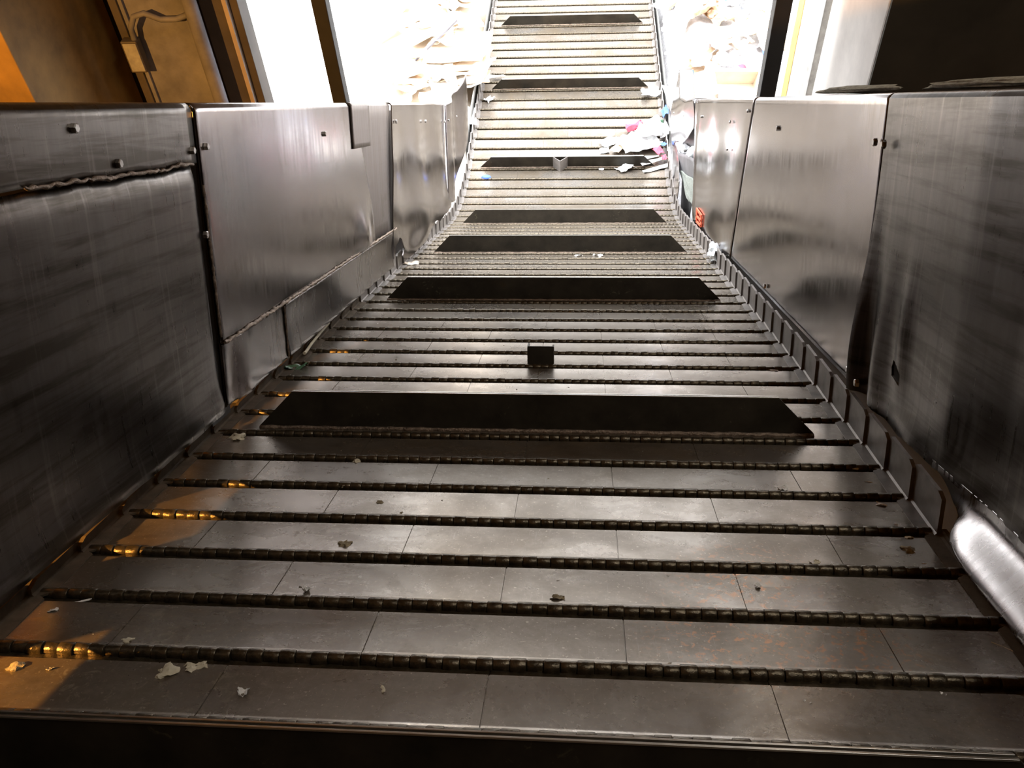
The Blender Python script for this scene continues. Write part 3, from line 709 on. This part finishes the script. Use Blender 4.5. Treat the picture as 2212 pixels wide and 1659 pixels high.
# small white flecks
fm = [sheet_mesh('paper_fleck', .008 + .008*rnd.random(), .006 + .005*rnd.random(), .0006, .003, 300+i, 3, 3, .5) for i in range(5)]
for me in fm: me.materials.append(M['paper'])
for i in range(70):
    x = rnd.uniform(-.85, .85); k = rnd.choice(list(range(-1, 14)) + list(range(-1, 6))); s = (k + rnd.uniform(.12, .8))*P
    if abs(s - 1.074) < .06: continue
    o = link('paper_fleck', fm[i % 5], None, None, I(x, s, -.003), (Matrix.Rotation(-AL, 4, 'X') @ Matrix.Rotation(rnd.uniform(0, 6), 4, 'Z')).to_euler())
    f_ = rnd.uniform(.5, 1.0); o.scale = (f_, f_, f_)
    tag(o, 'tiny white paper fleck lying loose on the steel slats', 'paper fleck', 'white flecks on the belt')
for me in [sheet_mesh('dirt_crumb', .016, .010, .003, .008, 350, 3, 3, .6)]:
    me.materials.append(M['clod'])
    for i in range(60):
        k = rnd.choice([8, 9, 10, 11, 12, 13, 14, 15, 17, 18, 19, 3, 4, 5]); s = (k + rnd.uniform(.12, .85))*P
        x = rnd.gauss(-.30, .26)
        if abs(x) > .84 or abs(s - 2.804) < .06 or (abs(x) < .08 and abs(s-1.76) < .1): continue
        o = link('dirt_crumb', me, None, None, I(x, s, -.004), (Matrix.Rotation(-AL, 4, 'X') @ Matrix.Rotation(rnd.uniform(0, 6), 4, 'Z')).to_euler())
        f_ = rnd.uniform(.35, 1.0); o.scale = (f_*1.3, f_, f_*.7)
        tag(o, 'small brown crumb of dirt on the mid belt slats', 'dirt crumb', 'dirt crumbs on the mid belt')

# heaps on the tipping floor
def heap_h(side, x, y):
    ax = abs(x)
    if side > 0:
        e = min(1, max(0, (ax - .96)/.25)); f = min(1, max(0, (3.6 - ax)/1.4)); g = min(1, max(0, (y - 5.6)/.5))*min(1, max(0, (13 - y)/2))
        return ZF + (.36 + .10*mn.noise((x*1.7, y*1.7, 1)) + .10*min(3, max(0, y-7)))*e*f*g
    e = min(1, max(0, (ax - .97)/.25)); f = min(1, max(0, (2.6 - ax)/.9)); g = min(1, max(0, (y - 6.3)/.6))*min(1, max(0, (12.5 - y)/2))
    return ZF + (.30 + .07*mn.noise((x*1.5, y*1.5, 4)))*e*f*g
for side, lb in ((-1, 'low pressed heap of waste card on the floor by the belt, white with glare'), (1, 'mound of mixed waste paper packed against the flat belt')):
    bm = bmesh.new(); R = []; x0, x1 = (.96, 2.7) if side < 0 else (.96, 3.7)
    for i in range(40):
        R.append([bm.verts.new((side*lerp(x0, x1, i/39), lerp(5.5, 13, j/70), heap_h(side, lerp(x0, x1, i/39), lerp(5.5, 13, j/70)) + .02*mn.noise((i*.9, j*.9, side)))) for j in range(71)])
    for A, B in zip(R, R[1:]):
        for j in range(70): bm.faces.new((A[j], A[j+1], B[j+1], B[j]))
    for v in bm.verts: v.co -= Vector((side*1.8, 9, ZF))
    o = from_bm('waste_heap', bm, M['newsprint'] if side > 0 else M['kraft_pale'], None, (side*1.8, 9, ZF), smooth=60)
    tag(o, lb, 'waste heap', kind='stuff')
def carton(name, w, l, h, mat, loc, rot, label, fl=.5):
    t = tag(empty(name, loc, rot), label, 'carton')
    bm = bmesh.new(); th = .006
    bx(bm, -w/2, w/2, -l/2, l/2, 0, th); bx(bm, -w/2, -w/2+th, -l/2, l/2, th, h); bx(bm, w/2-th, w/2, -l/2, l/2, th, h)
    bx(bm, -w/2+th, w/2-th, -l/2, -l/2+th, th, h); bx(bm, -w/2+th, w/2-th, l/2-th, l/2, th, h)
    from_bm('carton_body', bm, mat, t)
    for (dx, dy, rx, ry, ww, ll) in ((w/2, 0, 0, fl, w*.45, l), (-w/2, 0, 0, -fl, -w*.45, l), (0, l/2, -fl*1.3, 0, w, l*.4), (0, -l/2, fl*1.1, 0, w, -l*.4)):
        bm = bmesh.new()
        if rx == 0: bx(bm, min(0, ww), max(0, ww), -ll/2, ll/2, 0, .005)
        else: bx(bm, -ww/2, ww/2, min(0, ll), max(0, ll), 0, .005)
        from_bm('flap', bm, mat, t, (dx, dy, h), (rx, ry, 0))
    return t
def on_heap(side, ax, y, lift=0): return Vector((side*ax, y, heap_h(side, ax, y) + .012 + lift))
# named pieces of the paper heap
def hs(name, side, ax, y, w, l, th, cr, mat, rot, label, cat, lift=.02, irr=.1, group=None, nx=6):
    global sd; sd += 1
    o = sheet(name, w, l, th, cr, sd, M[mat], on_heap(side, ax, y, lift), rot, irregular=irr, nx=nx, ny=nx)
    return tag(o, label, cat, group)
carton('shipping_carton', .42, .26, .16, M['kraft_pale'], on_heap(1, 1.50, 6.75, .02), (.35, .1, .15), 'pale ribbed carton lying against the skirt flange under the red prints')
hs('red_print', 1, 1.32, 6.95, .24, .16, .002, .04, 'red', (.3, .2, .7), 'crumpled red printed sheet next to the pale ribbed carton', 'printed sheet', .06)
hs('red_print', 1, 1.66, 7.02, .20, .22, .002, .05, 'red', (.5, -.3, 1.9), 'red and white carton panel pointing up above the ribbed carton', 'printed sheet', .08)
hs('blue_print', 1, 1.86, 7.30, .14, .24, .002, .04, 'blue', (.4, .5, .4), 'blue printed wrapper close to the black post', 'wrapper', .06)
hs('kraft_bag', 1, 1.25, 7.35, .55, .22, .003, .09, 'kraft', (.2, .1, .55), 'brown crumpled kraft bag across the heap above the bent flange', 'paper bag', .06)
hs('kraft_bag', 1, 1.60, 7.75, .75, .26, .003, .10, 'kraft', (.25, .0, .5), 'long tan wrapping paper lying diagonally up the heap', 'paper bag', .06)
hs('blue_bag', 1, 1.80, 8.45, .55, .26, .003, .10, 'cyan', (.5, 0, .1), 'pale blue plastic bag at the top of the paper heap', 'plastic bag', .12)
hs('white_board', 1, 1.06, 6.95, .30, .46, .005, .02, 'paper', (.15, .35, .25), 'large white board leaning over the belt edge beside the bent flange', 'board', .05, 0)
hs('white_board', -1, 1.08, 7.55, .62, .52, .006, .05, 'paper', (.12, -.2, -.25), 'big white sheet of board curling over the belt edge', 'board', .09, .05, nx=10)
hs('white_board', -1, 1.02, 6.95, .24, .40, .006, .03, 'paper', (-.1, .22, .12), 'white board with square corner hanging onto the slats by the horn', 'board', .05, 0)
hs('white_board', -1, 1.00, 6.62, .12, .20, .006, .03, 'paper', (-.15, .1, -.1), 'small rounded white board right behind the horn-like plate end', 'board', .05, .25)
hs('wood_slat', -1, 1.38, 7.95, .035, .62, .02, .0, 'grey_steel', (.35, .05, -.75), 'brown lath sticking up from the white glare', 'lath', .10, 0)
hs('kraft_sheet', -1, 1.85, 8.62, .16, .20, .004, .06, 'kraft', (.5, .3, .4), 'small orange-brown folded card alone on the white floor', 'cardboard', .05)
for i in range(7):
    hs('cardboard_sheet', -1, 1.12 + .05*rnd.random(), 7.45 + .11*i, .55 + .2*rnd.random(), .34, .006, .03, 'kraft_pale' if i % 2 else 'kraft', (.05*i - .1, -.08, rnd.uniform(-.25, .1)),
       'flattened brown card in the stack beside the flat belt under the glare', 'cardboard', .01 + .028*(i % 4), .05, 'stacked card by the flat belt')
# the loose rest: too alike to tell apart
kinds_L = [('cardboard_sheet', 'kraft_pale', .45, .35, .005, .05), ('cardboard_sheet', 'kraft', .38, .26, .005, .05), ('paper_sheet', 'paper', .32, .24, .002, .06)]
for i in range(46):
    n, mt, w, l, th, cr = kinds_L[i % 3]; ax = .98 + abs(rnd.gauss(0, .55)); y = rnd.uniform(6.6, 10.5)
    hs(n, -1, ax + .16, y, w*rnd.uniform(.6, 1.2), l*rnd.uniform(.6, 1.2), th, cr, mt, (rnd.uniform(-.25, .25), rnd.uniform(-.25, .25), rnd.uniform(0, 6.3)),
       {'cardboard_sheet': 'loose flattened card lying in the glare on the far floor heap', 'paper_sheet': 'loose white sheet lying in the glare on the far floor heap'}[n],
       {'cardboard_sheet': 'cardboard', 'paper_sheet': 'paper'}[n], .02 + .04*rnd.random(), .15, 'loose %s on the glaring heap' % ('cards' if n == 'cardboard_sheet' else 'sheets'))
kinds_R = [('paper_sheet', 'paper', .28, .2, .0015, .07), ('cardboard_sheet', 'kraft_pale', .30, .2, .005, .06), ('paper_sheet', 'newsprint', .3, .2, .0015, .08), ('cardboard_sheet', 'kraft', .26, .18, .005, .07), ('paper_sheet', 'paper', .22, .14, .0015, .07)]
for i in range(120):
    n, mt, w, l, th, cr = kinds_R[i % 5]; ax = 1.05 + 1.5*rnd.random()**1.3; y = rnd.uniform(6.2, 9.9)
    if ax < 1.3 and y < 6.9: ax += .3
    if abs(ax-1.5) < .35 and abs(y-6.75) < .3: continue
    lb = {'paper': 'loose white sheet on the mixed paper mound', 'newsprint': 'loose grey newsprint on the mixed paper mound', 'kraft': 'loose dark brown card piece on the mixed paper mound', 'kraft_pale': 'loose pale tan card piece on the mixed paper mound'}[mt]
    hs(n, 1, ax, y, w*rnd.uniform(.6, 1.3), l*rnd.uniform(.6, 1.3), th, cr, mt, (rnd.uniform(-.5, .5), rnd.uniform(-.5, .5), rnd.uniform(0, 6.3)),
       lb, 'paper' if n == 'paper_sheet' else 'cardboard', .02 + .08*rnd.random(), .25, lb.split(' on ')[0] + ' pieces of the mound')
# spilled papers on the flat belt by the torn guard
def fb(name, x, y, w, l, cr, mat, rz, label, cat, lift=.004, irr=.2, tilt=(0, 0), th=.0012, nx=6):
    global sd; sd += 1
    o = sheet(name, w, l, th, cr, sd, M[mat], (x, y, ZB + lift), (tilt[0], tilt[1], rz), irregular=irr, nx=nx, ny=nx); return tag(o, label, cat)
fb('newspaper', .66, 6.47, .40, .30, .06, 'paper', .35, 'big white newspaper spread behind the flight with the V cleat', 'newspaper', .01, .1, nx=9)
fb('newspaper', .76, 6.62, .28, .20, .06, 'newsprint', -.3, 'printed grey newspaper page tucked behind the white newspaper', 'newspaper', .05, .15)
fb('carton_panel', .50, 6.46, .10, .30, .02, 'kraft', -.55, 'narrow brown card strip folded under the white newspaper', 'cardboard', .02, .1)
fb('paper_sheet', .40, 6.52, .22, .14, .03, 'paper', .5, 'pale pointed sheet at the free corner of the spilled papers', 'paper', .006, .3)
fb('paper_sheet', .34, 6.39, .09, .08, .01, 'paper', .1, 'small square white sheet resting against the back of the V cleat flight', 'paper', .004, .05)
fb('magazine_page', .62, 6.74, .20, .12, .05, 'red', .4, 'pink and white magazine page at the far edge of the spilled papers', 'magazine page', .02, .3)
fb('magazine_page', .80, 6.78, .22, .14, .05, 'paper', .5, 'white pointed page standing at the far edge by the torn guard', 'magazine page', .03, .3, (.3, .2))
fb('wrapper', .88, 6.83, .10, .08, .02, 'green', .2, 'olive wrapper touching the torn guard', 'wrapper', .02, .2)
fb('paper_strip', .66, 6.24, .34, .035, .02, 'paper', .22, 'long white curved strip in front of the V cleat flight', 'paper strip', .012, 0)
fb('paper_strip', .78, 6.18, .26, .045, .02, 'paper', .5, 'broad white strip slanting towards the torn guard', 'paper strip', .03, 0)
fb('paper_strip', .80, 6.09, .26, .045, .02, 'paper', .42, 'lowest broad white strip of the spilled papers', 'paper strip', .012, 0)
fb('paper_strip', .60, 6.16, .10, .016, .006, 'paper', -1.1, 'thin white offcut beside the crumpled sheet', 'paper strip', .004, 0)
fb('paper_sheet', .52, 6.09, .17, .13, .04, 'paper', .55, 'crumpled white sheet lying flat in front of the V cleat flight', 'paper', .004, .35)
fb('wrapper', .82, 6.30, .08, .12, .03, 'red', .5, 'red wrapper poking out between the white strips', 'wrapper', .05, .2)
fb('wrapper', .87, 6.38, .06, .06, .02, 'blue', .5, 'deep blue wrapper against the foot of the torn guard', 'wrapper', .07, .2)
fb('wrapper', .87, 6.20, .05, .07, .02, 'red', .2, 'small crimson wrapper low by the torn guard', 'wrapper', .05, .2)
fb('paper_sheet', .90, 6.62, .14, .22, .05, 'paper', .2, 'white sheet crumpled up the inside of the torn guard', 'paper', .06, .3, (0, -.5))
fb('wrapper', .915, 6.86, .08, .14, .02, 'blue', .1, 'bright blue wrapper hanging under the leaning white board', 'wrapper', .12, .2, (0, -.8))
fb('paper_sheet', .80, 7.38, .22, .16, .05, 'paper', .2, 'white crumpled sheet at the end of the flight by the leaning board', 'paper', .01, .3)
fb('paper_sheet', -.80, 7.75, .30, .07, .03, 'newsprint', 0, 'grey torn strip on the flat slats beside the cardboard', 'paper', .004, .4)
fb('paper_scrap', -.80, 7.32, .12, .10, .03, 'paper', .8, 'white triangular scrap at the end of the flight by the big white sheet', 'paper scrap', .004, .4)
fb('paper_scrap', .31, 6.10, .05, .035, .01, 'paper', .2, 'small white scrap on the flat belt, alone before the V cleat flight', 'paper scrap', .003, .3)
bm = bmesh.new(); bmesh.ops.create_uvsphere(bm, u_segments=14, v_segments=8, radius=.03)
for v in bm.verts: v.co.z = max(v.co.z, 0)*.6; v.co.x *= 1.5
tag(from_bm('bottle_cap', bm, M['blue'], None, (-.72, 5.96, -3.148), smooth=50), 'dull blue plastic cap lying on the flat slats', 'cap')
bm = bmesh.new(); bmesh.ops.create_uvsphere(bm, u_segments=14, v_segments=10, radius=.05)
for v in bm.verts: v.co = v.co*(1 + .15*mn.noise(v.co*25)); v.co.y *= 1.4
o = from_bm('plastic_cup', bm, M['glass_grey'], None, I(.985, 5.72, .515), INC, 50); tag(o, 'crushed clear plastic cup in the torn pocket', 'cup')
# crumpled foil/plastic at the foot of the pillar-side plate
o = lump('plastic_wad', (.895, 3.86, .055), (.03, .10, .05), M['glass_grey'], 41, rough=.7); tag(o, 'silvery plastic wad caught at the foot of the pale plate', 'plastic wad')
o = patchmesh('white_rag', [[(.962, 5.42, .20), (.965, 5.3, .22), (.97, 5.1, .2)], [(.955, 5.48, .10), (.962, 5.35, .12), (.965, 5.08, .12)], [(.945, 5.46, .01), (.955, 5.4, .035), (.955, 5.08, .05)]], M['rag'], .003)
tag(o, 'white rag hanging out below the torn flap', 'rag')

# ------------------------------------------------------------------ light
W = bpy.data.worlds.new('overcast'); SC.world = W; W.use_nodes = True
bg = W.node_tree.nodes['Background']; bg.inputs['Color'].default_value = (.93, .96, 1, 1); bg.inputs['Strength'].default_value = 12.5
def lamp(name, typ, loc, col, e, size=.1, rot=None, **kw):
    l = bpy.data.lights.new(name, typ); l.color = col; l.energy = e
    for k, v in kw.items(): setattr(l, k, v)
    o = bpy.data.objects.new(name, l); C.objects.link(o); o.location = loc
    if rot: o.rotation_euler = rot
    return o
lamp('sodium_lamp', 'POINT', I(-2.4, -1.05, .66), (1, .45, .085), 900, shadow_soft_size=.03)

def fill_light(name, x, y, z, e):
    l = bpy.data.lights.new(name, 'AREA'); l.shape = 'RECTANGLE'; l.size = .16; l.size_y = 1.4; l.energy = e; l.color = (1, .95, .85)
    o = bpy.data.objects.new(name, l); C.objects.link(o); o.location = (x, y, z); return o
fill_light('overhead_fill', 1.6, 1.0, 3.9, 45)  # added overhead fill, unseen, brightens flange and flight top edges

# ------------------------------------------------------------------ camera
F_, YAW, PIT, ROL = 1884.85, -.11527, .83303, -.0736
fw = Vector((sin(YAW)*cos(PIT), cos(YAW)*cos(PIT), -sin(PIT))); rt = Vector((cos(YAW), -sin(YAW), 0)); up = rt.cross(fw)
r2 = rt*cos(ROL) + up*sin(ROL); u2 = -rt*sin(ROL) + up*cos(ROL)
cam = bpy.data.cameras.new('camera'); co = bpy.data.objects.new('camera', cam); C.objects.link(co)
co.matrix_world = Matrix(((r2.x, u2.x, -fw.x, .1382), (r2.y, u2.y, -fw.y, -.62771), (r2.z, u2.z, -fw.z, 1.38595), (0, 0, 0, 1)))
cam.sensor_width = 36; cam.lens = F_/2212*36; cam.clip_start = .02; cam.clip_end = 200
SC.camera = co
for o in bpy.data.objects:
    if '_b' in o: del o['_b']
vs = SC.view_settings; vs.view_transform = 'Standard'; vs.look = 'None'; vs.exposure = 0; vs.gamma = 1; vs.use_curve_mapping = False
